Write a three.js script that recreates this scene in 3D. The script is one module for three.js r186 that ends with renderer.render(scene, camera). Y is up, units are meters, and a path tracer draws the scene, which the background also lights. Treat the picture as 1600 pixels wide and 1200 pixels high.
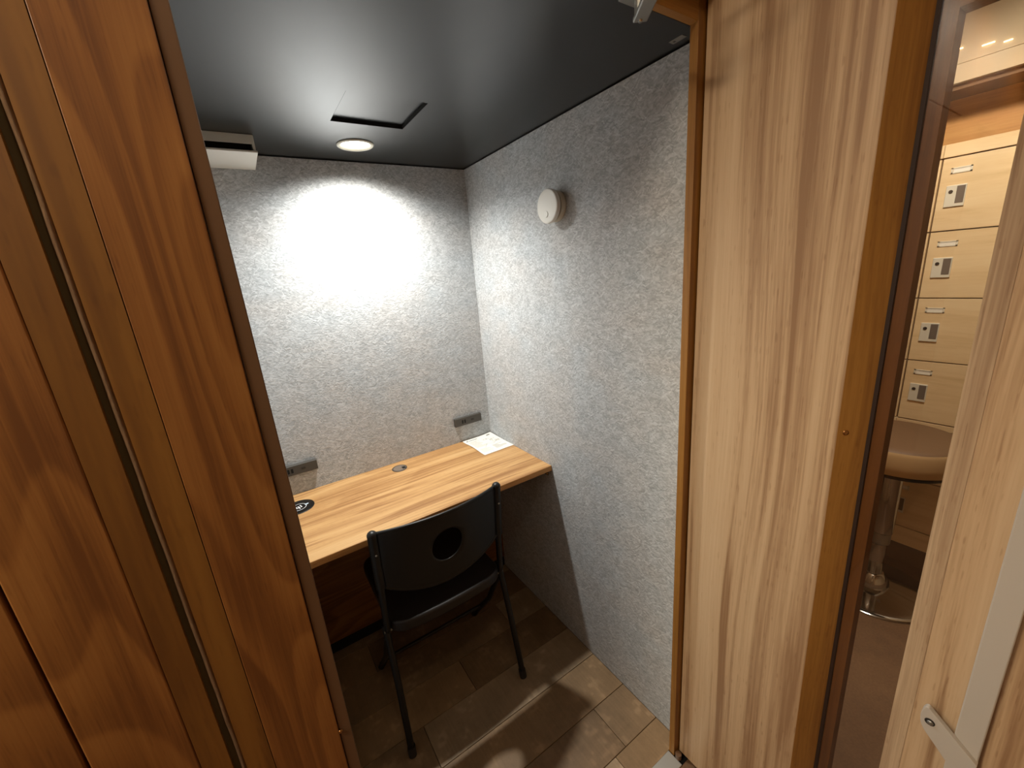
import * as THREE from 'three';
import { RoundedBoxGeometry } from 'three/addons/geometries/RoundedBoxGeometry.js';
import { mergeGeometries } from 'three/addons/utils/BufferGeometryUtils.js';

// ---------------------------------------------------------------- camera, lights, exposure
const scene = new THREE.Scene();
scene.background = new THREE.Color(0x000000);
const camera = new THREE.PerspectiveCamera(86.94, 4 / 3, 0.02, 30);
camera.position.set(-0.8604, 1.4625, 1.5929);
camera.rotation.set(THREE.MathUtils.degToRad(-15.26), THREE.MathUtils.degToRad(-32.2), THREE.MathUtils.degToRad(-4.81), 'YXZ');
camera.updateMatrixWorld(true);
const renderer = new THREE.WebGLRenderer({ antialias: true });
renderer.toneMapping = THREE.LinearToneMapping;
renderer.toneMappingExposure = 1.0;
renderer.shadowMap.enabled = true;

const BOOTH_LAMP = { color: new THREE.Color(1.0, 0.985, 0.93), intensity: 4.5 };
const WARM = new THREE.Color(1.0, 0.86, 0.66);
const HALL_LAMPS = [        // recessed warm downlights in the corridor ceiling: x, z, intensity
  [-1.72, 1.34, 8.4],
  [-2.4, 1.32, 7.0],
  [-0.7, 1.55, 0.5],
  [0.78, 1.25, 7.4],
];

const H = 1.8816, WX = -0.93, HALL_H = 2.38;   // booth ceiling height, left booth wall, corridor ceiling height

// ---------------------------------------------------------------- helpers
let seed = 12345;
function rnd() { seed = (seed * 1664525 + 1013904223) >>> 0; return seed / 4294967296; }
function hash(x, y, s) { let h = (x * 374761393 + y * 668265263 + s * 1442695041) | 0; h = Math.imul(h ^ (h >>> 13), 1274126177); h ^= h >>> 16; return (h >>> 0) / 4294967296; }
function vnoise(x, y, px, py, s) {             // value noise, periodic over px by py cells
  const xi = Math.floor(x), yi = Math.floor(y), fx = x - xi, fy = y - yi;
  const u = fx * fx * (3 - 2 * fx), v = fy * fy * (3 - 2 * fy);
  const m = (a, n) => ((a % n) + n) % n;
  const a = hash(m(xi, px), m(yi, py), s), b = hash(m(xi + 1, px), m(yi, py), s), c = hash(m(xi, px), m(yi + 1, py), s), d = hash(m(xi + 1, px), m(yi + 1, py), s);
  return a + (b - a) * u + (c - a) * v + (a - b - c + d) * u * v;
}
function dataTex(w, h, fn, srgb = true) {
  const d = new Uint8Array(w * h * 4);
  for (let j = 0; j < h; j++) for (let i = 0; i < w; i++) {
    const c = fn(i / w, j / h), o = (j * w + i) * 4;
    d[o] = Math.max(0, Math.min(255, c[0])); d[o + 1] = Math.max(0, Math.min(255, c[1])); d[o + 2] = Math.max(0, Math.min(255, c[2])); d[o + 3] = 255;
  }
  const t = new THREE.DataTexture(d, w, h);
  if (srgb) t.colorSpace = THREE.SRGBColorSpace;
  t.wrapS = t.wrapT = THREE.RepeatWrapping; t.magFilter = THREE.LinearFilter; t.minFilter = THREE.LinearMipmapLinearFilter; t.generateMipmaps = true; t.needsUpdate = true;
  return t;
}
const mix = (a, b, t) => a + (b - a) * t;
const sstep = (a, b, x) => { const t = Math.max(0, Math.min(1, (x - a) / (b - a))); return t * t * (3 - 2 * t); };
// wood: u runs across the grain, v along it; figure = strength of the arched (cathedral) figure
function woodTex(w, h, light, mid, dark, { s = 1, figure = 0.5, bands = 14, streak = 1, pore = 1, rings = 5 } = {}) {
  return dataTex(w, h, (u, v) => {
    const wob = (vnoise(u * 3, v * 3, 3, 3, s) - 0.5) * 0.05 + (vnoise(u * 7, v * 5, 7, 5, s + 1) - 0.5) * 0.012;
    const uu = u + wob;
    const broad = vnoise(uu * bands, v * 2, bands, 2, s + 2);
    const medium = vnoise(uu * bands * 4, v * 3, bands * 4, 3, s + 3);
    const fine = vnoise(uu * bands * 14, v * 5, bands * 14, 5, s + 4);
    const fibre = vnoise(u * w / 2, v * 36, Math.floor(w / 2), 36, s + 5);
    const f = vnoise(u * 4, v * 2, 4, 2, s + 6) * 0.75 + vnoise(u * 9, v * 5, 9, 5, s + 7) * 0.25;
    const r = f * rings, fr = r - Math.floor(r);
    const ring = sstep(0.0, 0.75, fr) * (1 - sstep(0.85, 1.0, fr));
    let t = broad * 0.34 + medium * 0.3 * streak + fine * 0.18 * streak + fibre * 0.12 + ring * 0.34 * figure;
    t = (t - 0.36) * 1.5 + 0.36;
    const line = sstep(0.70, 0.86, medium) * sstep(0.35, 0.7, vnoise(uu * bands * 4, v * 7, bands * 4, 7, s + 8)) * streak;
    const p = sstep(0.80, 0.93, vnoise(u * w / 2.5, v * 60, Math.floor(w / 2.5), 60, s + 9)) * pore;
    t = Math.max(0, Math.min(1, t + 0.24 * line + 0.16 * p));
    const a = t < 0.5 ? light : mid, b = t < 0.5 ? mid : dark, k = t < 0.5 ? t * 2 : (t - 0.5) * 2;
    return [mix(a[0], b[0], k), mix(a[1], b[1], k), mix(a[2], b[2], k)];
  });
}
// heathered felt: short crossing fibres, light and dark, on a grey ground
function feltTextures(n) {
  const g = new Float32Array(n * n), tone = new Float32Array(n * n);
  for (let j = 0; j < n; j++) for (let i = 0; i < n; i++) {
    g[j * n + i] = 0.5 + (vnoise(i / 5, j / 3, Math.floor(n / 5), Math.floor(n / 3), 31) - 0.5) * 0.30 + (vnoise(i / 26, j / 18, Math.floor(n / 26), Math.floor(n / 18), 32) - 0.5) * 0.12;
    tone[j * n + i] = vnoise(i / 60, j / 45, Math.floor(n / 60), Math.floor(n / 45), 33) - 0.5;
  }
  for (let k = 0; k < n * n / 26; k++) {
    let x = rnd() * n, y = rnd() * n, a = (rnd() - 0.5) * 2.0; const len = 5 + rnd() * 11, bend = (rnd() - 0.5) * 0.16, val = (rnd() - 0.5) * 0.62;
    for (let q = 0; q < len; q++) {
      for (const [dx, dy] of [[0, 0], [0, 1], [1, 0]]) {
        const i = (((Math.floor(x) + dx) % n) + n) % n, j = (((Math.floor(y) + dy) % n) + n) % n;
        g[j * n + i] += (0.5 + val - g[j * n + i]) * (dx + dy ? 0.35 : 0.6);
      }
      x += Math.cos(a); y += Math.sin(a); a += bend;
    }
  }
  const col = dataTex(n, n, (u, v) => { const o = Math.round(v * n) * n + Math.round(u * n), t = g[o], m = tone[o]; const b = 123 + t * 124; return [b + m * 5 - 1, b + 1.5, b + 3 - m * 4]; });
  const bump = dataTex(n, n, (u, v) => { const t = g[Math.round(v * n) * n + Math.round(u * n)] * 255; return [t, t, t]; }, false);
  return [col, bump];
}
const AX = { x: 0, y: 1, z: 2 };
// uv in tiles of (tu, tv) metres; grain = axis the texture's v follows
function mapUV(geo, grain, tu, tv, ou = 0, ov = 0) {
  geo = geo.index ? geo.toNonIndexed() : geo;
  const p = geo.attributes.position, uv = new Float32Array(p.count * 2), g = AX[grain];
  const a = new THREE.Vector3(), b = new THREE.Vector3(), c = new THREE.Vector3(), nn = new THREE.Vector3();
  for (let i = 0; i < p.count; i += 3) {
    a.fromBufferAttribute(p, i); b.fromBufferAttribute(p, i + 1); c.fromBufferAttribute(p, i + 2);
    nn.copy(b).sub(a).cross(c.clone().sub(a));
    const m = [Math.abs(nn.x), Math.abs(nn.y), Math.abs(nn.z)], n = m.indexOf(Math.max(...m));
    let U, V;
    if (n === g) { U = (g + 1) % 3; V = (g + 2) % 3; } else { V = g; U = 3 - g - n; }
    for (let k = 0; k < 3; k++) { uv[(i + k) * 2] = p.getComponent(i + k, U) / tu + ou + (n * 0.37); uv[(i + k) * 2 + 1] = p.getComponent(i + k, V) / (n === g ? tu : tv) + ov; }
  }
  geo.setAttribute('uv', new THREE.BufferAttribute(uv, 2));
  return geo;
}
function box(x0, x1, y0, y1, z0, z1, r = 0) {
  const w = x1 - x0, h = y1 - y0, d = z1 - z0;
  let g = r > 0 ? new RoundedBoxGeometry(w, h, d, 2, Math.min(r, w / 2.01, h / 2.01, d / 2.01)) : new THREE.BoxGeometry(w, h, d);
  g.translate((x0 + x1) / 2, (y0 + y1) / 2, (z0 + z1) / 2);
  g = g.index ? g.toNonIndexed() : g;
  return g;
}
function prism(pts, a0, a1, axis) {            // polygon extruded along an axis; pts are (z,y) for 'x', (x,y) for 'z', (x,z) for 'y'
  const s = new THREE.Shape(pts.map(q => new THREE.Vector2(q[0], q[1])));
  const g = new THREE.ExtrudeGeometry(s, { depth: a1 - a0, bevelEnabled: false, curveSegments: 10 });
  g.translate(0, 0, a0);
  const p = g.attributes.position;
  for (let i = 0; i < p.count; i++) {
    const x = p.getX(i), y = p.getY(i), z = p.getZ(i);
    if (axis === 'x') p.setXYZ(i, z, y, x); else if (axis === 'y') p.setXYZ(i, x, z, y);
  }
  if (axis !== 'z') {                           // a swap of two axes mirrors: turn the faces round
    const q = g.index ? g.toNonIndexed() : g, a = q.attributes.position.array;
    for (let i = 0; i < a.length; i += 9) for (let k = 0; k < 3; k++) { const t = a[i + 3 + k]; a[i + 3 + k] = a[i + 6 + k]; a[i + 6 + k] = t; }
    q.computeVertexNormals(); return q;
  }
  return g;
}
function tube(points, r, seg = 24, rad = 10, tension = 0) {
  const c = new THREE.CatmullRomCurve3(points.map(q => new THREE.Vector3(...q)), false, 'catmullrom', tension);
  return new THREE.TubeGeometry(c, seg, r, rad, false);
}
function cyl(r0, r1, x, y0, y1, z, seg = 32) { const g = new THREE.CylinderGeometry(r1, r0, y1 - y0, seg); g.translate(x, (y0 + y1) / 2, z); return g; }
const used = new Map();
function numbered(n) { const k = used.get(n) || 0; used.set(n, k + 1); return k ? `${n}_${String(k).padStart(3, '0')}` : n; }
function merged(list) { return list.length === 1 ? list[0] : mergeGeometries(list.map(g => { const q = g.index ? g.toNonIndexed() : g; for (const k of Object.keys(q.attributes)) if (!['position', 'normal', 'uv'].includes(k)) q.deleteAttribute(k); return q; })); }
function part(name, geos, mat, parent, label) {
  const m = new THREE.Mesh(merged(Array.isArray(geos) ? geos : [geos]), mat);
  m.name = name; m.castShadow = m.receiveShadow = true; if (label) m.userData.label = label;
  parent.add(m); return m;
}
function thing(name, label, category, pos = [0, 0, 0], turn = 0, group) {
  const g = new THREE.Group(); g.name = numbered(name); g.position.set(...pos); g.rotation.y = turn;
  g.userData = { label, category }; if (group) g.userData.group = group;
  scene.add(g); return g;
}
function structGroup(name, label, category) { const g = new THREE.Group(); g.name = numbered(name); g.userData = { kind: 'structure', label, category }; scene.add(g); return g; }
function struct(name, geos, mat, label, category) { const m = part(numbered(name), geos, mat, scene); m.userData = { kind: 'structure', label, category }; return m; }

// ---------------------------------------------------------------- materials
const tDesk = woodTex(1024, 1024, [222, 184, 132], [207, 162, 107], [162, 116, 70], { s: 11, figure: 0.25, bands: 16, streak: 1.0, rings: 4 });
const tPanel = woodTex(1024, 1024, [218, 192, 158], [204, 174, 138], [156, 122, 90], { s: 23, figure: 0.12, bands: 14, streak: 1.0, rings: 3 });
const tStile = woodTex(1024, 1024, [160, 110, 56], [140, 91, 42], [108, 65, 27], { s: 37, figure: 0.75, bands: 16, streak: 0.75, rings: 10 });
const tEdge = woodTex(512, 512, [172, 126, 62], [154, 108, 48], [122, 80, 32], { s: 41, figure: 0.1, bands: 10, streak: 0.8 });
const tLocker = woodTex(512, 512, [234, 212, 174], [227, 201, 160], [210, 182, 138], { s: 53, figure: 0.2, bands: 12, streak: 0.6, pore: 0.4 });
const tSoffit = woodTex(512, 512, [222, 170, 104], [206, 150, 86], [176, 120, 62], { s: 59, figure: 0.2, bands: 10, streak: 0.8, pore: 0.4 });
const [tFelt, tFeltBump] = feltTextures(1024);
const tFloor = dataTex(1024, 1024, (u, v) => {   // cement-stained timber look of the floor planks: cloudy blotches over faint grain
  const a = vnoise(u * 6, v * 6, 6, 6, 71), b = vnoise(u * 17, v * 17, 17, 17, 72), c = vnoise(u * 60, v * 60, 60, 60, 73), g = vnoise(u * 10, v * 160, 10, 160, 74), d = vnoise(u * 300, v * 300, 300, 300, 75);
  const t = a * 0.35 + b * 0.28 + c * 0.14 + g * 0.15 + d * 0.1, st = sstep(0.62, 0.85, b * 0.6 + c * 0.4);
  return [mix(120, 180, t) + st * 16, mix(101, 154, t) + st * 15, mix(76, 122, t) + st * 14];
});
const std = (o) => new THREE.MeshStandardMaterial(o);
const phys = (o) => new THREE.MeshPhysicalMaterial(o);
const M = {
  desk: std({ map: tDesk, roughness: 0.45 }),
  deskEdge: std({ map: tDesk, roughness: 0.5, color: 0xf2e2c4 }),
  panel: std({ map: tPanel, roughness: 0.42 }),
  stile: std({ map: tStile, roughness: 0.5 }),
  edge: std({ map: tEdge, roughness: 0.5 }),
  shadedBead: std({ map: tEdge, roughness: 0.55, color: 0xb09a86 }),  // edge wood tinted darker, the shade behind the pane put into its colour
  endPanel: std({ map: tEdge, roughness: 0.55, color: 0xd8d0b8 }),
  stop: std({ color: 0x6b503a, roughness: 0.4 }),
  stopDark: std({ color: 0x2c1a10, roughness: 0.7 }),
  pile: std({ color: 0x94714f, roughness: 1, bumpMap: tFeltBump, bumpScale: 0.002 }),
  groove: std({ color: 0x5c5034, roughness: 0.8 }),
  felt: std({ map: tFelt, roughness: 1, bumpMap: tFeltBump, bumpScale: 0.0012 }),
  ceiling: phys({ color: 0x121415, roughness: 0.3, ior: 1.75 }),
  void: std({ color: 0x0a0a0a, roughness: 0.9 }),
  white: std({ color: 0xe9e7df, roughness: 0.45 }),
  cream: std({ color: 0xd8d5c8, roughness: 0.5 }),
  black: phys({ color: 0x0d0c0b, roughness: 0.42 }),
  vinyl: std({ color: 0x1d1714, roughness: 0.42 }),
  dark: std({ color: 0x2b2825, roughness: 0.6 }),
  darkHole: std({ color: 0x080808, roughness: 0.8 }),
  outlet: std({ color: 0x4b4843, roughness: 0.55 }),
  chrome: std({ color: 0xbebebe, metalness: 1, roughness: 0.1 }),
  steel: std({ color: 0xa9a9a4, metalness: 0.85, roughness: 0.38 }),
  brass: std({ color: 0xb58a5a, metalness: 1, roughness: 0.25 }),
  handle: std({ color: 0xc4bdb3, roughness: 0.4 }),
  alu: std({ color: 0xb9b7b0, metalness: 0.6, roughness: 0.45 }),
  glass: phys({ color: 0xffffff, roughness: 0.02, transmission: 1, thickness: 0, ior: 1.5 }),
  locker: std({ map: tLocker, roughness: 0.35 }),
  soffit: std({ map: tSoffit, roughness: 0.5 }),
  beige: std({ color: 0xc6b59a, roughness: 0.9 }),
  brown: std({ color: 0x6d5139, roughness: 0.75 }),
  seatTop: std({ color: 0x6f543c, roughness: 0.6 }),
  seatSide: std({ color: 0xc3a47a, roughness: 0.7 }),
  paper: null, lampGlow: std({ color: 0xffffff, emissive: 0xfff6e0, emissiveIntensity: 6 }),
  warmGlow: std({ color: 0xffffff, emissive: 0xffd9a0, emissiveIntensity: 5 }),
  hallWall: std({ color: 0xb59b78, roughness: 0.9 }),
};
const W = (geo, grain, tu = 0.6, tv = 1.6, ou = 0, ov = 0) => mapUV(geo, grain, tu, tv, ou, ov);

// ---------------------------------------------------------------- room shell of the booth
const FELT = 1.25;
const wallBack = structGroup('wall_back', 'grey felt back wall of the booth above the desk', 'wall');
part('felt_panel', W(box(WX, 0, 0.0, H - 0.003, -0.02, 0), 'y', FELT, FELT), M.felt, wallBack);
part('outer_board', W(box(WX - 0.047, 0.05, 0, 1.96, -0.05, -0.0205), 'y'), M.panel, wallBack);
part('modesty_panel', W(box(WX + 0.001, -0.001, 0.055, 0.716, 0.0, 0.014), 'x'), M.stile, wallBack, 'brown wood panel below the desk');
part('kick_strip', box(WX + 0.001, -0.001, 0.0005, 0.0545, 0.0, 0.008), M.void, wallBack);
const wallRight = structGroup('wall_right', 'grey felt side wall beside the desk', 'wall');
part('felt_panel', W(box(0, 0.02, 0.0, H - 0.003, -0.02, 1.036), 'y', FELT, FELT, 0.31, 0.17), M.felt, wallRight);
part('outer_board', W(box(0.0205, 0.05, 0, 1.96, -0.0205, 1.036), 'y'), M.panel, wallRight);
const wallLeft = structGroup('wall_left', 'grey felt wall on the hidden side of the booth', 'wall');
part('felt_panel', W(box(WX - 0.02, WX, 0.0, H - 0.003, -0.02, 1.036), 'y', FELT, FELT, 0.11, 0.27), M.felt, wallLeft);
part('outer_board', W(box(WX - 0.047, WX - 0.0205, 0, 1.96, -0.0205, 1.08), 'y', 0.6, 1.6, 0.2), M.endPanel, wallLeft, 'olive brown end board of the booth side');

// booth ceiling: one black sheet with a square recessed hatch
const ceil = structGroup('ceiling', 'glossy black booth ceiling with a square hatch', 'ceiling');
const hx0 = -0.568, hx1 = -0.373, hz0 = 0.3505, hz1 = 0.541;
{
  const s = new THREE.Shape([[WX - 0.02, -0.02], [0.02, -0.02], [0.02, 1.0362], [WX - 0.02, 1.0362]].map(q => new THREE.Vector2(...q)));
  const hole = new THREE.Path([[hx0, hz0], [hx0, hz1], [hx1, hz1], [hx1, hz0]].map(q => new THREE.Vector2(...q)));
  s.holes.push(hole);
  const lampHole = new THREE.Path(); lampHole.absarc(-0.4655, 0.180, 0.05, 0, Math.PI * 2, true); s.holes.push(lampHole);
  const g = new THREE.ExtrudeGeometry(s, { depth: 0.03, bevelEnabled: false, curveSegments: 24 });
  g.rotateX(Math.PI / 2); g.translate(0, H + 0.03, 0);
  part('ceiling_sheet', g, M.ceiling, ceil);
  part('hatch_panel', box(hx0 - 0.01, hx1 + 0.01, H + 0.009, H + 0.018, hz0 - 0.01, hz1 + 0.01), M.ceiling, ceil, 'recessed square hatch panel');
  part('hatch_rim', [box(hx0, hx1, H + 0.0004, H + 0.009, hz0, hz0 + 0.0008), box(hx1 - 0.0008, hx1, H + 0.0004, H + 0.009, hz0, hz1), box(hx0, hx1, H + 0.0004, H + 0.009, hz1 - 0.0008, hz1), box(hx0, hx0 + 0.0008, H + 0.0004, H + 0.009, hz0, hz1)], M.void, ceil);
  part('roof_board', box(WX - 0.047, 0.05, H + 0.04, H + 0.07, -0.05, 1.08), M.void, ceil);
}

// floor: planks laid across the booth, and the corridor floor around it
const floor = structGroup('floor', 'brown stone-look plank floor', 'floor');
part('subfloor', box(-3.05, 2.05, -0.06, -0.006, -1.55, 3.55), M.darkHole, floor);
{
  const shades = [0xffffff, 0xe6dccf, 0xd6cabb, 0xf2e6d4].map(c => std({ map: tFloor, roughness: 0.55, color: c }));
  // booth rows: z0, z1, butt joints in x
  const rows = [[-0.02, 0.055, [-0.3]], [0.055, 0.205, [-0.72]], [0.205, 0.355, [-0.18]], [0.355, 0.505, [-0.44]], [0.505, 0.657, [-0.647]], [0.657, 0.808, []], [0.808, 0.951, [-0.147]], [0.951, 1.036, [-0.194]]];
  let k = 0;
  for (const [z0, z1, joints] of rows) {
    const xs = [WX, ...joints, 0];
    for (let i = 0; i < xs.length - 1; i++, k++) part('plank', W(box(xs[i] + 0.0008, xs[i + 1] - 0.0008, -0.008, 0, z0 + 0.0009, z1 - 0.0009, 0.0012), 'x', 0.8, 0.8, k * 0.317, k * 0.211), shades[(k * 7 + 1) % 4], floor);
  }
}
const tHall = dataTex(512, 512, (u, v) => { const a = vnoise(u * 5, v * 5, 5, 5, 81), b = vnoise(u * 24, v * 24, 24, 24, 82), c = vnoise(u * 256, v * 256, 256, 256, 83); const t = a * 0.4 + b * 0.25 + c * 0.35; return [mix(92, 124, t), mix(66, 92, t), mix(44, 62, t)]; });
struct('floor_corridor', [W(box(-3, 2, -0.006, 0.0, 1.084, 3.4), 'x', 0.9, 0.9), W(box(0.051, 2, -0.006, 0.0, -1.5, 1.084), 'x', 0.9, 0.9)], std({ map: tHall, roughness: 0.7 }), 'dark brown corridor floor outside the booth', 'floor');
struct('trim_1', box(-0.857, -0.052, -0.006, 0.004, 1.036, 1.084, 0.002), M.alu, 'pale grey metal threshold strip at the booth doorway', 'threshold');

// door frame: jambs, stops and head
const frame = structGroup('trim_2', 'wooden door frame around the booth opening', 'door frame');
part('hinge_jamb', W(box(-0.05, 0.05, 0.0, 1.96, 1.0365, 1.0545, 0.0015), 'y', 0.3, 1.2), M.edge, frame);
part('latch_stop', box(-0.872, -0.8572, 0.0, 1.955, 1.0365, 1.0785, 0.0012), M.stop, frame, 'dark brown door stop');
part('latch_stile', W(box(-0.95, -0.8728, 0.0, 1.96, 1.0365, 1.08, 0.0012), 'y', 0.42, 1.5, 0.13), M.stile, frame, 'reddish brown stile with arched grain');
part('head_stop', W(box(-0.857, -0.05, H, 1.96, 1.0365, 1.054, 0.0012), 'x', 0.3, 1.2), M.edge, frame);
part('fascia', W(box(-0.985, 0.05, 1.9605, HALL_H, 1.04, 1.08), 'y', 0.42, 1.5, 0.3), M.stile, frame);
part('strike_screw', new THREE.SphereGeometry(0.003, 12, 8).scale(1, 1, 0.5).translate(-0.871, 0.86, 1.08), M.brass, frame);

// neighbouring booth on the other side of the joint
const next = structGroup('wall_neighbour', 'wood front of the neighbouring booth past the joint', 'wall');
part('joint_back', box(-0.989, -0.977, 0.0, 1.96, 1.03, 1.0745), M.groove, next);
{
  const pts = []; for (let i = 0; i <= 60; i++) pts.push([-0.9798 + (hash(i, 3, 5) - 0.5) * 0.0008, 1.94 * i / 60 + 0.005, 1.0765]);
  part('pile_seal', tube(pts, 0.0028, 240, 8, 0.5), M.pile, next, 'fuzzy brown pile strip in the joint');
}
part('end_board', W(box(-1.015, -0.989, 0, 1.96, -0.02, 1.08), 'y', 0.6, 1.6, 0.55), M.endPanel, next);
part('stile', W(box(-1.092, -1.0155, 0, 1.96, 1.05, 1.08, 0.002), 'y', 0.42, 1.5, 0.62), M.stile, next);
part('head_board', W(box(-2.6, -1.0925, 1.915, 1.96, 1.05, 1.08), 'x', 0.42, 1.5, 0.62), M.stile, next);
part('fascia', W(box(-2.9, -0.9855, 1.9605, HALL_H, 1.04, 1.08), 'y', 0.42, 1.5, 0.3), M.stile, next);
const door2 = structGroup('door_2', 'closed reddish wood door of the neighbouring booth', 'door');
part('leaf', W(box(-1.93, -1.0955, 0.01, 1.912, 1.042, 1.078, 0.002), 'y', 0.5, 1.6, 0.3), M.stile, door2);

// ---------------------------------------------------------------- open door with a slit window
const DX = -0.03;
const door = structGroup('door_1', 'open wood door with tall narrow window and white handle', 'door');
{
  const z0 = 1.058, zA = 1.339, zB = 1.4997, z1 = 1.87, y0 = 0.012, y1 = 1.955, yb = 0.16, yt = 1.80, xb = 0.04;
  part('leaf', [W(box(DX, xb, y0, y1, z0, zA, 0.0015), 'y', 0.62, 1.7, 0.05), W(box(DX, xb, y0, y1, zB, z1, 0.0015), 'y', 0.62, 1.7, 0.05), W(box(DX, xb, yt, y1, zA - 0.001, zB + 0.001), 'y', 0.62, 1.7, 0.05), W(box(DX, xb, y0, yb, zA - 0.001, zB + 0.001), 'y', 0.62, 1.7, 0.05)], M.panel, door);
  // splayed glazing mouldings: polygon in (x, z) run up the door
  part('glazing_moulding', W(prism([[DX, zA], [0, 1.372], [0.0, zA]], yb, yt, 'y'), 'y', 0.3, 1.2), M.edge, door);
  part('glazing_moulding', W(prism([[DX, zB], [0, zB], [0, 1.4715]], yb, yt, 'y'), 'y', 0.62, 1.7, 0.4), M.panel, door);
  part('glazing_moulding', W(prism([[DX, yt], [0, yt], [0, yt - 0.03]], zA + 0.001, zB - 0.001, 'z'), 'x', 0.3, 1.2), M.edge, door);
  part('glazing_bead', W(box(0.0075, xb, yb, yt, zA, 1.394), 'y', 0.3, 1.2, 0.4), M.shadedBead, door, 'inner window frame with shade put into its brown');
  part('glazing_bead', W(box(0.0075, xb, yb, yt, 1.478, zB), 'y', 0.3, 1.2, 0.6), M.shadedBead, door);
  part('glazing_bead', W(box(0.0075, xb, 1.751, yt, 1.394, 1.478), 'z', 0.3, 1.2), M.shadedBead, door);
  part('gasket', box(-0.0006, 0.0074, yb, yt, 1.3721, 1.3775), M.stopDark, door);
  part('pane', box(0.0008, 0.0065, yb, yt, zA + 0.012, zB - 0.008), M.glass, door, 'clear glass pane');
  // cup screw in the moulding
  const sc = new THREE.SphereGeometry(0.0052, 16, 10).scale(1, 1, 0.45);
  sc.rotateY(-Math.PI / 4 + 0.1); sc.translate(DX + 0.0085, 1.144, zA + 0.0095);
  part('screw', sc, M.brass, door, 'small brass screw');
  part('floor_pivot', cyl(0.009, 0.009, -0.045, 0.004, 0.02, 1.066, 18), M.stop, door);
}
const handle = part('handle', (() => {
  const g = [box(-0.058, -0.046, 0.50, 1.30, 1.552, 1.5812, 0.002), box(-0.047, -0.0295, 1.22, 1.25, 1.556, 1.577, 0.002), box(-0.047, -0.0295, 0.55, 0.58, 1.556, 1.577, 0.002)];
  return g;
})(), M.handle, door, 'white flat bar handle with slanted arm');
{
  const s = new THREE.Shape();
  s.moveTo(1.5155, 0.6945); s.quadraticCurveTo(1.5135, 0.712, 1.517, 0.7215); s.quadraticCurveTo(1.5195, 0.7265, 1.5225, 0.7225);
  s.lineTo(1.5805, 0.671); s.lineTo(1.5812, 0.60); s.lineTo(1.5525, 0.60); s.lineTo(1.552, 0.6445); s.lineTo(1.5235, 0.677); s.quadraticCurveTo(1.5175, 0.684, 1.5155, 0.6945);
  const g = new THREE.ExtrudeGeometry(s, { depth: 0.007, bevelEnabled: true, bevelSize: 0.001, bevelThickness: 0.001, bevelSegments: 2, curveSegments: 10 });
  g.rotateY(-Math.PI / 2);           // shape (z, y) now faces -x
  g.translate(-0.0585, 0, 0);
  part('handle_arm', g, M.handle, handle);
  const rec = new THREE.CylinderGeometry(0.0062, 0.0062, 0.002, 20).rotateZ(Math.PI / 2).translate(-0.0662, 0.700, 1.5255);
  part('screw_recess', rec, M.dark, handle);
  part('screw_head', new THREE.SphereGeometry(0.0042, 14, 8).scale(0.5, 1, 1).translate(-0.0672, 0.699, 1.526), M.steel, handle);
}
// door closer: body high on the door, folded arm to a shoe under the head
{
  const t = thing('door_closer', 'grey metal door closer arm below the black ceiling edge', 'door closer', [-0.215, 1.85, 1.05]);
  const bar = (a, b, w, h) => { const d = new THREE.Vector3(...b).sub(new THREE.Vector3(...a)); const g = new RoundedBoxGeometry(w, h, d.length() + w * 0.8, 3, Math.min(w, h) * 0.3); g.rotateY(Math.atan2(d.x, d.z)); g.translate((a[0] + b[0]) / 2, (a[1] + b[1]) / 2, (a[2] + b[2]) / 2); return g; };
  part('forearm', bar([0, 0, 0.01], [-0.05, 0, 0.08], 0.024, 0.008), M.steel, t);
  part('main_arm', bar([-0.05, 0.078, 0.08], [0.15, 0.078, 0.35], 0.024, 0.008), M.steel, t);
  part('elbow_pin', cyl(0.006, 0.006, -0.05, -0.004, 0.082, 0.08, 14), M.steel, t);
  part('pivot', cyl(0.008, 0.008, 0, 0.004, 0.03, 0.006, 16), M.steel, t);
  part('shoe', box(-0.03, 0.03, 0.024, 0.0316, -0.012, 0.004, 0.001), M.steel, t);
  part('rivet', cyl(0.003, 0.004, 0, -0.007, -0.003, 0.008, 12), M.chrome, t);
  part('body', box(0.135, 0.1845, 0.062, 0.1, 0.25, 0.47, 0.006), M.steel, t);
}

// ---------------------------------------------------------------- booth lamp
{
  const t = thing('ceiling_downlight', 'round lit downlight in the black booth ceiling near back wall', 'downlight', [-0.4655, H, 0.180]);
  const ring = new THREE.LatheGeometry([[0.041, 0.012], [0.044, 0.0], [0.0465, -0.0045], [0.051, -0.0052], [0.0545, -0.003], [0.0553, 0.0001], [0.049, 0.0001], [0.048, 0.012]].map(q => new THREE.Vector2(...q)), 48);
  part('trim_ring', ring, M.cream, t);
  part('diffuser', new THREE.CylinderGeometry(0.0435, 0.0435, 0.003, 40).translate(0, 0.0055, 0), M.lampGlow, t);
  const L = new THREE.SpotLight(BOOTH_LAMP.color, BOOTH_LAMP.intensity, 0, 1.36, 1.0, 2);
  L.position.set(0, -0.008, 0); L.target.position.set(0, -1, 0); L.castShadow = true; L.shadow.radius = 1.3; L.shadow.bias = -0.0005;
  t.add(L); t.add(L.target); L.name = 'lamp_light'; L.target.name = 'lamp_target';
}

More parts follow.
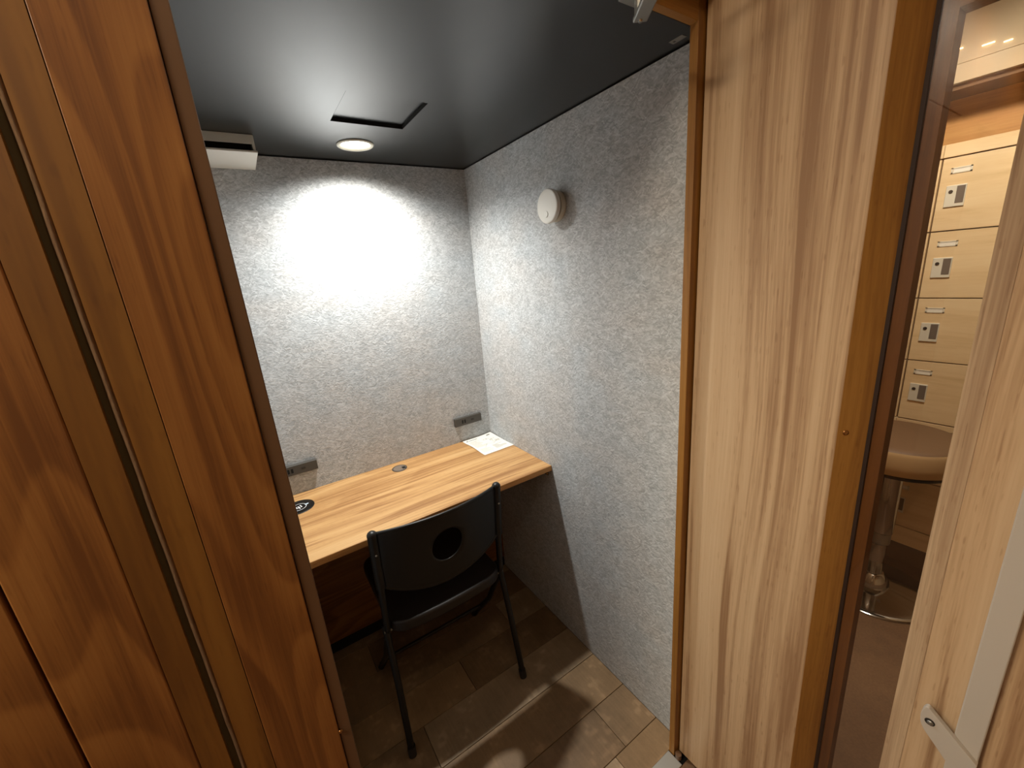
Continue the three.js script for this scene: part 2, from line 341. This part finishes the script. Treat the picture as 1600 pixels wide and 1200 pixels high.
// ---------------------------------------------------------------- desk and what is on it
{
  const D = 0.74, dz = 0.4612;
  const t = thing('desk', 'light oak desk shelf spanning the booth', 'desk', [0, 0, 0]);
  part('desk_top', W(box(WX + 0.001, -0.001, D - 0.0215, D, 0.001, dz, 0.0012), 'x', 0.55, 1.1, 0.1, 0.2), M.desk, t);
  part('front_edging', W(box(WX + 0.001, -0.001, D - 0.021, D - 0.0008, dz - 0.0004, dz + 0.0012, 0.0006), 'x', 0.55, 1.1, 0.6), M.deskEdge, t);
  part('support_bracket', [box(-0.004, -0.001, 0.69, 0.718, 0.05, 0.44), box(-0.024, -0.001, 0.7145, 0.718, 0.05, 0.44)], M.dark, t);
  part('bracket_bolt', new THREE.SphereGeometry(0.005, 12, 8).translate(-0.008, 0.7, 0.44), M.brass, t);
  const gr = part('cable_grommet', new THREE.LatheGeometry([[0.024, 0.0012], [0.026, 0.0026], [0.0295, 0.002], [0.0302, 0.0]].map(q => new THREE.Vector2(...q)), 40).translate(-0.468, D, 0.066), std({ color: 0x4d453d, roughness: 0.5 }), t, 'round grey brown cable grommet');
  part('cap', new THREE.CylinderGeometry(0.0245, 0.0245, 0.0016, 36).translate(-0.468, D + 0.0008, 0.066), std({ color: 0x7d6f62, roughness: 0.55 }), gr);
  part('cable_slot', box(-0.459, -0.446, D + 0.0014, D + 0.0022, 0.062, 0.082, 0.0003), M.darkHole, gr);
  // charging pad let into the top
  const cv = document.createElement('canvas'); cv.width = cv.height = 256; const c = cv.getContext('2d');
  c.fillStyle = '#17181a'; c.fillRect(0, 0, 256, 256);
  c.strokeStyle = '#dfe3e6'; c.lineWidth = 7; c.beginPath(); c.arc(128, 128, 68, 0, Math.PI * 2); c.stroke();
  c.fillStyle = '#f4f4f4'; c.font = 'bold 74px sans-serif'; c.textAlign = 'center'; c.textBaseline = 'middle'; c.fillText('qi', 128, 124);
  c.fillStyle = '#cfe2f2'; c.beginPath(); c.ellipse(205, 128, 20, 12, 0, 0, Math.PI * 2); c.fill();
  const tx = new THREE.CanvasTexture(cv); tx.colorSpace = THREE.SRGBColorSpace;
  const pad = part('charging_pad', new THREE.LatheGeometry([[0.0, 0.0008], [0.044, 0.0008], [0.0465, 0.0022], [0.0495, 0.0016], [0.05, 0.0]].map(q => new THREE.Vector2(...q)), 48).translate(-0.843, D, 0.114), M.black, t, 'black round charging pad');
  const face = new THREE.CircleGeometry(0.0445, 40).rotateX(-Math.PI / 2).rotateY(0.25).translate(-0.843, D + 0.0011, 0.114);
  part('pad_face', face, std({ map: tx, roughness: 0.25 }), pad);
}
{
  // leaflet: thin folded sheet, edges lifting a little
  const cv = document.createElement('canvas'); cv.width = 384; cv.height = 512; const c = cv.getContext('2d');
  c.fillStyle = '#f6f4ec'; c.fillRect(0, 0, 384, 512);
  const q = (n) => hash(n, 7, 91);
  c.fillStyle = '#777468'; c.fillRect(28, 34, 22, 22); c.fillRect(60, 40, 110, 12); c.fillRect(300, 36, 44, 24);
  c.fillStyle = '#b8b3a4'; for (let i = 0; i < 17; i++) c.fillRect(28, 84 + i * 13, 90 + q(i) * 60, 4);
  c.strokeStyle = '#8f8a7c'; c.lineWidth = 3;
  for (let i = 0; i < 9; i++) { c.beginPath(); const x = 200 + q(i + 30) * 130, y = 110 + q(i + 50) * 150; c.rect(x, y, 18 + q(i + 70) * 26, 12 + q(i + 80) * 22); c.stroke(); }
  c.beginPath(); c.moveTo(120, 330); c.lineTo(190, 250); c.lineTo(250, 300); c.lineTo(330, 240); c.stroke();
  c.fillStyle = '#9c978a'; for (let i = 0; i < 8; i++) c.fillRect(200, 340 + i * 14, 60 + q(i + 9) * 90, 5);
  c.fillStyle = '#c6c1b2'; for (let i = 0; i < 7; i++) c.fillRect(28, 350 + i * 15, 80 + q(i + 19) * 60, 5);
  const tx = new THREE.CanvasTexture(cv); tx.colorSpace = THREE.SRGBColorSpace;
  const t = thing('leaflet', 'white printed leaflet lying in the back corner of the desk', 'leaflet', [-0.077, 0.7401, 0.104], 0.03);
  const g = new THREE.BoxGeometry(0.148, 0.0012, 0.196, 14, 1, 14), p = g.attributes.position;
  for (let i = 0; i < p.count; i++) { const x = p.getX(i) / 0.074, z = p.getZ(i) / 0.098; p.setY(i, p.getY(i) + 0.0008 + 0.006 * Math.max(0, x) ** 2 * Math.max(0, -z + 0.3) * 0.6 + 0.004 * Math.max(0, -x) ** 2 * (0.5 + 0.5 * Math.cos(z * 4))); }
  g.computeVertexNormals();
  part('sheet', g, std({ map: tx, roughness: 0.8 }), t);
}
// power outlets on the back wall
for (const [x, label] of [[-0.1152, 'dark grey power strip on felt wall beside the white leaflet'], [-0.8165, 'dark grey power strip on felt wall above the charging pad']]) {
  const t = thing('wall_outlet', label, 'outlet', [x, 0.8385, 0], 0, 'power strips on the back wall');
  part('housing', box(-0.0668, 0.0668, -0.0188, 0.0188, 0, 0.017, 0.003), M.outlet, t);
  part('socket', [box(-0.034, -0.0265, -0.008, 0.008, 0.0165, 0.0174), box(-0.022, -0.0145, -0.008, 0.008, 0.0165, 0.0174)], M.darkHole, t);
  part('usb_port', box(0.012, 0.026, -0.004, 0.004, 0.0165, 0.0174), M.dark, t);
}

// ---------------------------------------------------------------- folding chair
{
  const cx = -0.490;
  const t = thing('folding_chair', 'black folding chair with curved back and round hole at the desk', 'chair', [cx, 0, 0.33]);
  const hw = 0.2035;
  for (const s of [-1, 1]) {
    // back post running down into the front leg
    part('leg', tube([[s * hw, 0.795, 0.20], [s * hw, 0.70, 0.187], [s * (hw + 0.002), 0.44, 0.165], [s * (hw + 0.004), 0.22, 0.04], [s * (hw + 0.006), 0.012, -0.13]], 0.0105, 40, 12), M.black, t);
    part('leg', tube([[s * (hw + 0.006), 0.445, 0.15], [s * (hw + 0.008), 0.25, 0.195], [s * (hw + 0.0135), 0.012, 0.2355]], 0.0105, 24, 12), M.black, t);
    part('post_sleeve', tube([[s * hw, 0.79, 0.2], [s * hw, 0.70, 0.189], [s * hw, 0.60, 0.181]], 0.0142, 12, 14), M.black, t);
    part('post_cap', new THREE.SphereGeometry(0.0146, 16, 10).scale(1, 0.9, 1).translate(s * hw, 0.79, 0.2), M.black, t);
    part('rubber_foot', tube([[s * (hw + 0.0125), 0.034, 0.2325], [s * (hw + 0.0135), 0.0, 0.237]], 0.0128, 4, 12), M.dark, t);
    part('rubber_foot', tube([[s * (hw + 0.0058), 0.034, -0.112], [s * (hw + 0.006), 0.0, -0.14]], 0.0128, 4, 12), M.dark, t);
    part('screw', new THREE.SphereGeometry(0.0035, 10, 8).translate(s * (hw), 0.727, 0.206), M.steel, t);
    part('pivot', new THREE.CylinderGeometry(0.006, 0.006, 0.034, 12).rotateZ(Math.PI / 2).translate(s * (hw - 0.004), 0.425, 0.158), M.steel, t);
  }
  part('stretcher', tube([[-hw, 0.12, -0.045], [hw, 0.12, -0.045]], 0.007, 4, 10), M.black, t);
  // backrest: shell bowed backwards between the posts, with a round finger hole
  const bw = 0.197;
  const top = (x) => 0.793 + 0.012 * (1 - (x / bw) ** 2), bot = (x) => 0.598 - 0.061 * (1 - (x / bw) ** 2);
  const hy = 0.682, hr = 0.05, pos = [], idx = [];
  const bow = (x, y) => 0.2 + (y - 0.8) * 0.1 + (0.028 + (y - 0.537) * 0.095) * (1 - (x / bw) ** 2);
  // polar-to-border mapping: rings from the hole out to the border, so that the hole is exactly round
  const border = (a) => {                       // border point in direction a from the hole centre
    const dx = Math.cos(a), dy = Math.sin(a); let lo = 0, hi = 0.5;
    for (let k = 0; k < 40; k++) { const m = (lo + hi) / 2, x = dx * m, y = hy + dy * m; if (Math.abs(x) < bw && y < top(x) && y > bot(x)) lo = m; else hi = m; }
    return lo;
  };
  const SEG = 144, RING = 14, th = 0.0085;
  const angs = []; for (let i = 0; i < SEG; i++) { const u = i / SEG * Math.PI * 2; angs.push(Math.atan2(Math.sin(u) * 0.45, Math.cos(u))); }
  const prof = [];                               // profile over rings: [t, side]
  for (let k = 0; k <= RING; k++) prof.push([k / RING, 1]);
  for (let k = RING; k >= 0; k--) prof.push([k / RING, -1]);
  const P = prof.length;
  for (let i = 0; i < SEG; i++) {
    const a = angs[i], b = border(a);
    for (const [k, side] of prof) {
      const r0 = hr * (1 + 0.18 * Math.sin(a) ** 2);
      const rr = r0 + (b - r0) * k, x = Math.cos(a) * rr, y = hy + Math.sin(a) * rr;
      const e = (k === 0 || k === 1) ? 0.45 : 1, z = bow(x, y);
      const tt = th / 2 * e + (k > 0.9 ? 0.0015 : 0);
      pos.push(x, y, z + side * tt);
    }
  }
  for (let i = 0; i < SEG; i++) for (let k = 0; k < P; k++) { const a = i * P + k, b = i * P + (k + 1) % P, c = ((i + 1) % SEG) * P + k, d = ((i + 1) % SEG) * P + (k + 1) % P; idx.push(a, b, c, b, d, c); }
  const g = new THREE.BufferGeometry(); g.setAttribute('position', new THREE.Float32BufferAttribute(pos, 3)); g.setIndex(idx); g.computeVertexNormals();
  const back = part('backrest', g, M.black, t);
  // lip along the lower edge and the rounded upper edge
  const lip = []; for (let i = 0; i <= 20; i++) { const x = -bw + 2 * bw * i / 20; lip.push([x, bot(x) + 0.003, bow(x, bot(x)) + 0.002]); }
  part('lower_lip', tube(lip, 0.0058, 60, 8, 0.5), M.black, back);
  const rim = []; for (let i = 0; i <= 20; i++) { const x = -bw + 2 * bw * i / 20; rim.push([x, top(x) - 0.002, bow(x, top(x))]); }
  part('upper_rim', tube(rim, 0.0055, 60, 8, 0.5), M.black, back);
  // padded seat, rounded plan, slight dish
  const sh = new THREE.Shape(); const x1 = 0.19, zf = -0.19, zb = 0.20, r = 0.05;
  sh.moveTo(-x1 + r, zf); sh.lineTo(x1 - r, zf); sh.quadraticCurveTo(x1, zf, x1, zf + r); sh.lineTo(x1, zb - 0.06); sh.quadraticCurveTo(x1, zb - 0.01, x1 - 0.07, zb - 0.004); sh.quadraticCurveTo(0, zb + 0.008, -x1 + 0.07, zb - 0.004); sh.quadraticCurveTo(-x1, zb - 0.01, -x1, zb - 0.06); sh.lineTo(-x1, zf + r); sh.quadraticCurveTo(-x1, zf, -x1 + r, zf);
  const sg = new THREE.ExtrudeGeometry(sh, { depth: 0.018, bevelEnabled: true, bevelThickness: 0.011, bevelSize: 0.009, bevelSegments: 5, curveSegments: 12 });
  sg.rotateX(Math.PI / 2); sg.translate(0, 0.45, 0.0);
  part('seat', sg, M.vinyl, t);
  part('seat_pan', box(-0.17, 0.17, 0.405, 0.42, -0.17, 0.165, 0.004), M.black, t);
}

// ---------------------------------------------------------------- devices on walls and ceiling
{
  const t = thing('wall_device', 'round white disc device on the grey felt wall', 'alarm', [0, 1.646, 0.567]);
  const lathe = (pts) => new THREE.LatheGeometry(pts.map(q => new THREE.Vector2(...q)), 56).rotateZ(Math.PI / 2);   // profile (radius, height) pointing to -x
  part('mount_plate', lathe([[0, 0.0002], [0.043, 0.0002], [0.0445, 0.002], [0.0445, 0.017], [0.042, 0.019], [0, 0.019]]), M.cream, t);
  part('vent_core', lathe([[0, 0.018], [0.039, 0.018], [0.039, 0.026], [0, 0.026]]), M.dark, t);
  const f = part('face_disc', lathe([[0, 0.0245], [0.045, 0.0245], [0.0482, 0.027], [0.0484, 0.037], [0.0465, 0.0395], [0.0395, 0.0395], [0.0388, 0.0388], [0.038, 0.0395], [0, 0.0402]]), M.white, t);
  part('test_button', lathe([[0, 0.0398], [0.0088, 0.0398], [0.0088, 0.0408], [0.008, 0.0412], [0, 0.0412]]).translate(0, -0.022, -0.004), M.white, f);
}
{
  const t = thing('ventilation_unit', 'white ventilation box with dark slot under the ceiling corner', 'vent', [WX + 0.0005, H, 0.001]);
  const x1 = -0.7385 - WX, B = -0.0455, F = 0.185;
  part('bottom_plate', box(0.0, x1 + 0.003, B, B + 0.0055, 0.0, F + 0.003, 0.0015), M.white, t, 'smooth white underside plate');
  part('front_strip', box(0.0, x1, -0.0235, -0.0005, F - 0.004, F, 0.001), M.cream, t);
  part('end_cheek', prism([[0.0, -0.0005], [F - 0.004, -0.0005], [F - 0.004, -0.0235], [F, -0.0235], [F - 0.001, -0.034], [F - 0.006, -0.0402], [0.0, -0.0402]], x1 - 0.006, x1, 'x'), M.cream, t);
  part('rear_plate', box(0.0, x1 - 0.006, -0.040, -0.0005, 0.0, 0.004), M.darkHole, t);
  part('louver', box(0.002, x1 - 0.008, -0.0385, -0.0015, 0.150, 0.153), M.darkHole, t);
}
{
  const cv = document.createElement('canvas'); cv.width = 64; cv.height = 128; const c = cv.getContext('2d');
  c.fillStyle = '#8d8d88'; c.fillRect(0, 0, 64, 128); c.fillStyle = '#4c4c4a'; c.fillRect(20, 86, 24, 22);
  const tx = new THREE.CanvasTexture(cv); tx.colorSpace = THREE.SRGBColorSpace;
  const t = thing('ceiling_sticker', 'small grey rectangular sticker on the black ceiling', 'sticker', [-0.0305, H, 0.997]);
  part('label_sheet', box(-0.0075, 0.0075, -0.0009, -0.0001, -0.015, 0.015), std({ map: tx, roughness: 0.6 }), t);
}

// ---------------------------------------------------------------- corridor beyond the door window
struct('wall_corridor_side', box(1.85, 2.05, 0, HALL_H + 0.1, -1.55, 3.55), M.hallWall, 'beige corridor wall behind the lockers', 'wall');
struct('wall_corridor_end', box(-3.05, 2.05, 0, HALL_H + 0.1, 3.35, 3.55), M.hallWall, 'beige corridor wall behind the viewer', 'wall');
struct('wall_corridor_far', box(-3.05, 2.05, 0, HALL_H + 0.1, -1.55, -1.4), M.hallWall, 'beige wall at the far end of the passage', 'wall');
struct('wall_corridor_left', box(-3.05, -2.9, 0, HALL_H + 0.1, -1.55, 3.55), M.hallWall, 'beige corridor wall past the neighbouring booth', 'wall');
struct('ceiling_corridor', box(-3.05, 2.05, HALL_H, HALL_H + 0.1, -1.55, 3.55), M.beige, 'beige corridor ceiling', 'ceiling');
// bulkhead above the lockers: upper wood panel, dark shadow gap, boxed soffit
const bulk = structGroup('wall_bulkhead', 'beige boxed bulkhead above the lockers', 'wall');
part('back_panel', W(box(1.62, 1.66, 1.79, 1.97, -1.2, 3.2), 'z', 0.6, 1.6), M.soffit, bulk, 'warm wood panel above the lockers');
part('soffit_board', box(1.47, 1.85, 1.972, 1.99, -1.2, 3.2), M.brown, bulk);
part('fascia', box(1.45, 1.62, 1.99, 2.05, -1.2, 3.2, 0.002), M.beige, bulk);
part('upper_fascia', box(1.46, 1.85, 2.054, HALL_H, -1.2, 3.2), M.beige, bulk);

const lockerY = [1.743, 1.483, 1.229, 0.972, 0.712];
const lockerY2 = [0.682, 0.44, 0.198];
function lockerColumn(z0, label) {
  const w = 0.352, t = thing('locker_cabinet', label, 'lockers', [1.45, 0, z0], 0, 'pale wood lockers along the corridor');
  part('carcass', [box(0.016, 0.36, 0.11, 1.79, 0.0005, w - 0.0005)], std({ color: 0x5a4430, roughness: 0.8 }), t);
  part('top_rail', W(box(0, 0.36, 1.7455, 1.79, 0.0005, w - 0.0005, 0.001), 'z', 0.5, 0.9, z0), M.locker, t);
  part('middle_rail', W(box(0, 0.36, 0.6845, 0.7095, 0.0005, w - 0.0005, 0.001), 'z', 0.5, 0.9, z0), M.locker, t);
  part('bottom_rail', W(box(0, 0.36, 0.11, 0.1955, 0.0005, w - 0.0005, 0.001), 'z', 0.5, 0.9, z0), M.locker, t);
  part('plinth', box(0.03, 0.36, 0, 0.11, 0.0005, w - 0.0005), M.brown, t);
  let k = 0;
  for (const [ys] of [[lockerY], [lockerY2]]) for (let i = 0; i < ys.length - 1; i++, k++) {
    const ya = ys[i + 1] + 0.0022, yb = ys[i] - 0.0022;
    const d = part('locker_door', W(box(0, 0.016, ya, yb, 0.0025, w - 0.0025, 0.001), 'z', 0.5, 0.9, z0 + k * 0.31, k * 0.17), M.locker, t);
    part('label_holder', [box(-0.002, 0.0005, yb - 0.055, yb - 0.051, 0.028, 0.083), box(-0.002, 0.0005, yb - 0.039, yb - 0.035, 0.028, 0.083), box(-0.002, 0.0005, yb - 0.055, yb - 0.035, 0.028, 0.033), box(-0.002, 0.0005, yb - 0.055, yb - 0.035, 0.078, 0.083)], M.cream, d);
    part('name_card', box(-0.0008, 0.0004, yb - 0.051, yb - 0.039, 0.034, 0.077), M.white, d);
    part('lock_plate', box(-0.005, 0.0005, yb - 0.172, yb - 0.096, 0.024, 0.078, 0.002), M.cream, d);
    part('lock_recess', box(-0.0062, -0.004, yb - 0.160, yb - 0.100, 0.053, 0.075, 0.001), std({ color: 0x77716c, roughness: 0.4, metalness: 0.3 }), d);
    part('keyhole', new THREE.CylinderGeometry(0.006, 0.006, 0.003, 16).rotateZ(Math.PI / 2).translate(-0.0055, yb - 0.118, 0.038), M.dark, d);
  }
}
lockerColumn(1.0905, 'locker column right of the joint, seen through the door window');
lockerColumn(0.7385, 'locker column of which only a narrow strip shows in the window');
lockerColumn(1.4425, 'locker column hidden behind the window edge of the open door');

{
  const t = thing('bar_stool', 'chrome pedestal bar stool with brown round seat seen through window', 'stool', [1.2, 0, 1.16]);
  const lathe = (pts, seg = 56) => new THREE.LatheGeometry(pts.map(q => new THREE.Vector2(...q)), seg);
  part('base_plate', lathe([[0.0, 0.0005], [0.205, 0.0005], [0.2055, 0.005], [0.19, 0.011], [0.08, 0.019], [0.056, 0.024], [0, 0.026]]), M.chrome, t);
  part('base_dome', lathe([[0.058, 0.022], [0.054, 0.045], [0.045, 0.066], [0.034, 0.08], [0.029, 0.084], [0, 0.086]]), M.chrome, t);
  part('lower_column', lathe([[0, 0.08], [0.027, 0.08], [0.027, 0.235], [0, 0.236]]), M.chrome, t);
  part('collar', lathe([[0, 0.232], [0.033, 0.232], [0.034, 0.236], [0.034, 0.282], [0.0325, 0.286], [0, 0.286]]), M.steel, t);
  part('upper_column', lathe([[0, 0.284], [0.037, 0.284], [0.038, 0.288], [0.038, 0.62], [0, 0.62]]), M.chrome, t);
  part('seat_plate', lathe([[0, 0.606], [0.18, 0.606], [0.184, 0.612], [0.184, 0.622], [0, 0.622]]), M.dark, t);
  part('seat_side', lathe([[0.182, 0.62], [0.193, 0.626], [0.196, 0.66], [0.194, 0.702], [0.188, 0.715]]), M.seatSide, t, 'tan upholstered seat band');
  part('seat_top', lathe([[0.188, 0.7145], [0.18, 0.722], [0.16, 0.727], [0.08, 0.73], [0, 0.7305]]), M.seatTop, t, 'brown padded seat top');
}

// corridor ceiling: slim emissive dashes on the bulkhead and the recessed downlights that light the passage
for (const [y, z0, z1, label] of [[2.1013, 1.0514, 1.0881, 'thin bright dash on beige bulkhead, left and longest of three'], [2.0865, 1.1355, 1.165, 'thin bright dash on beige bulkhead, middle one of three'], [2.076, 1.186, 1.2057, 'thin bright dash on beige bulkhead, right and shortest of three']]) {
  const t = thing('bright_dash', label, 'slot light', [1.46, y, z0], 0, 'bright dashes above the lockers');
  part('dash_bar', box(-0.004, -0.0002, -0.0014, 0.0014, 0, z1 - z0, 0.0006), M.warmGlow, t);  // small emissive bar laid on the fascia as a bright dash
}
HALL_LAMPS.forEach(([x, z, I], i) => {
  const t = thing('corridor_downlight', ['warm downlight in corridor ceiling before the neighbouring booth', 'warm downlight in corridor ceiling farthest from the lockers', 'warm downlight in corridor ceiling before the open booth', 'warm downlight in corridor ceiling above the bar stool'][i], 'downlight', [x, HALL_H, z], 0, 'corridor downlights');
  part('trim_ring', new THREE.LatheGeometry([[0.112, -0.001], [0.114, -0.006], [0.126, -0.005], [0.128, -0.0002]].map(q => new THREE.Vector2(...q)), 40), M.white, t);
  part('diffuser', new THREE.CylinderGeometry(0.113, 0.113, 0.003, 40).translate(0, -0.003, 0), M.warmGlow, t);
  const L = new THREE.SpotLight(WARM, I, 0, 1.5, 0.45, 2);
  L.position.set(0, -0.012, 0); L.target.position.set(0, -1, 0); L.castShadow = true; L.shadow.radius = 5.5;
  L.name = 'lamp_light'; L.target.name = 'lamp_target'; t.add(L); t.add(L.target);
});

renderer.render(scene, camera);
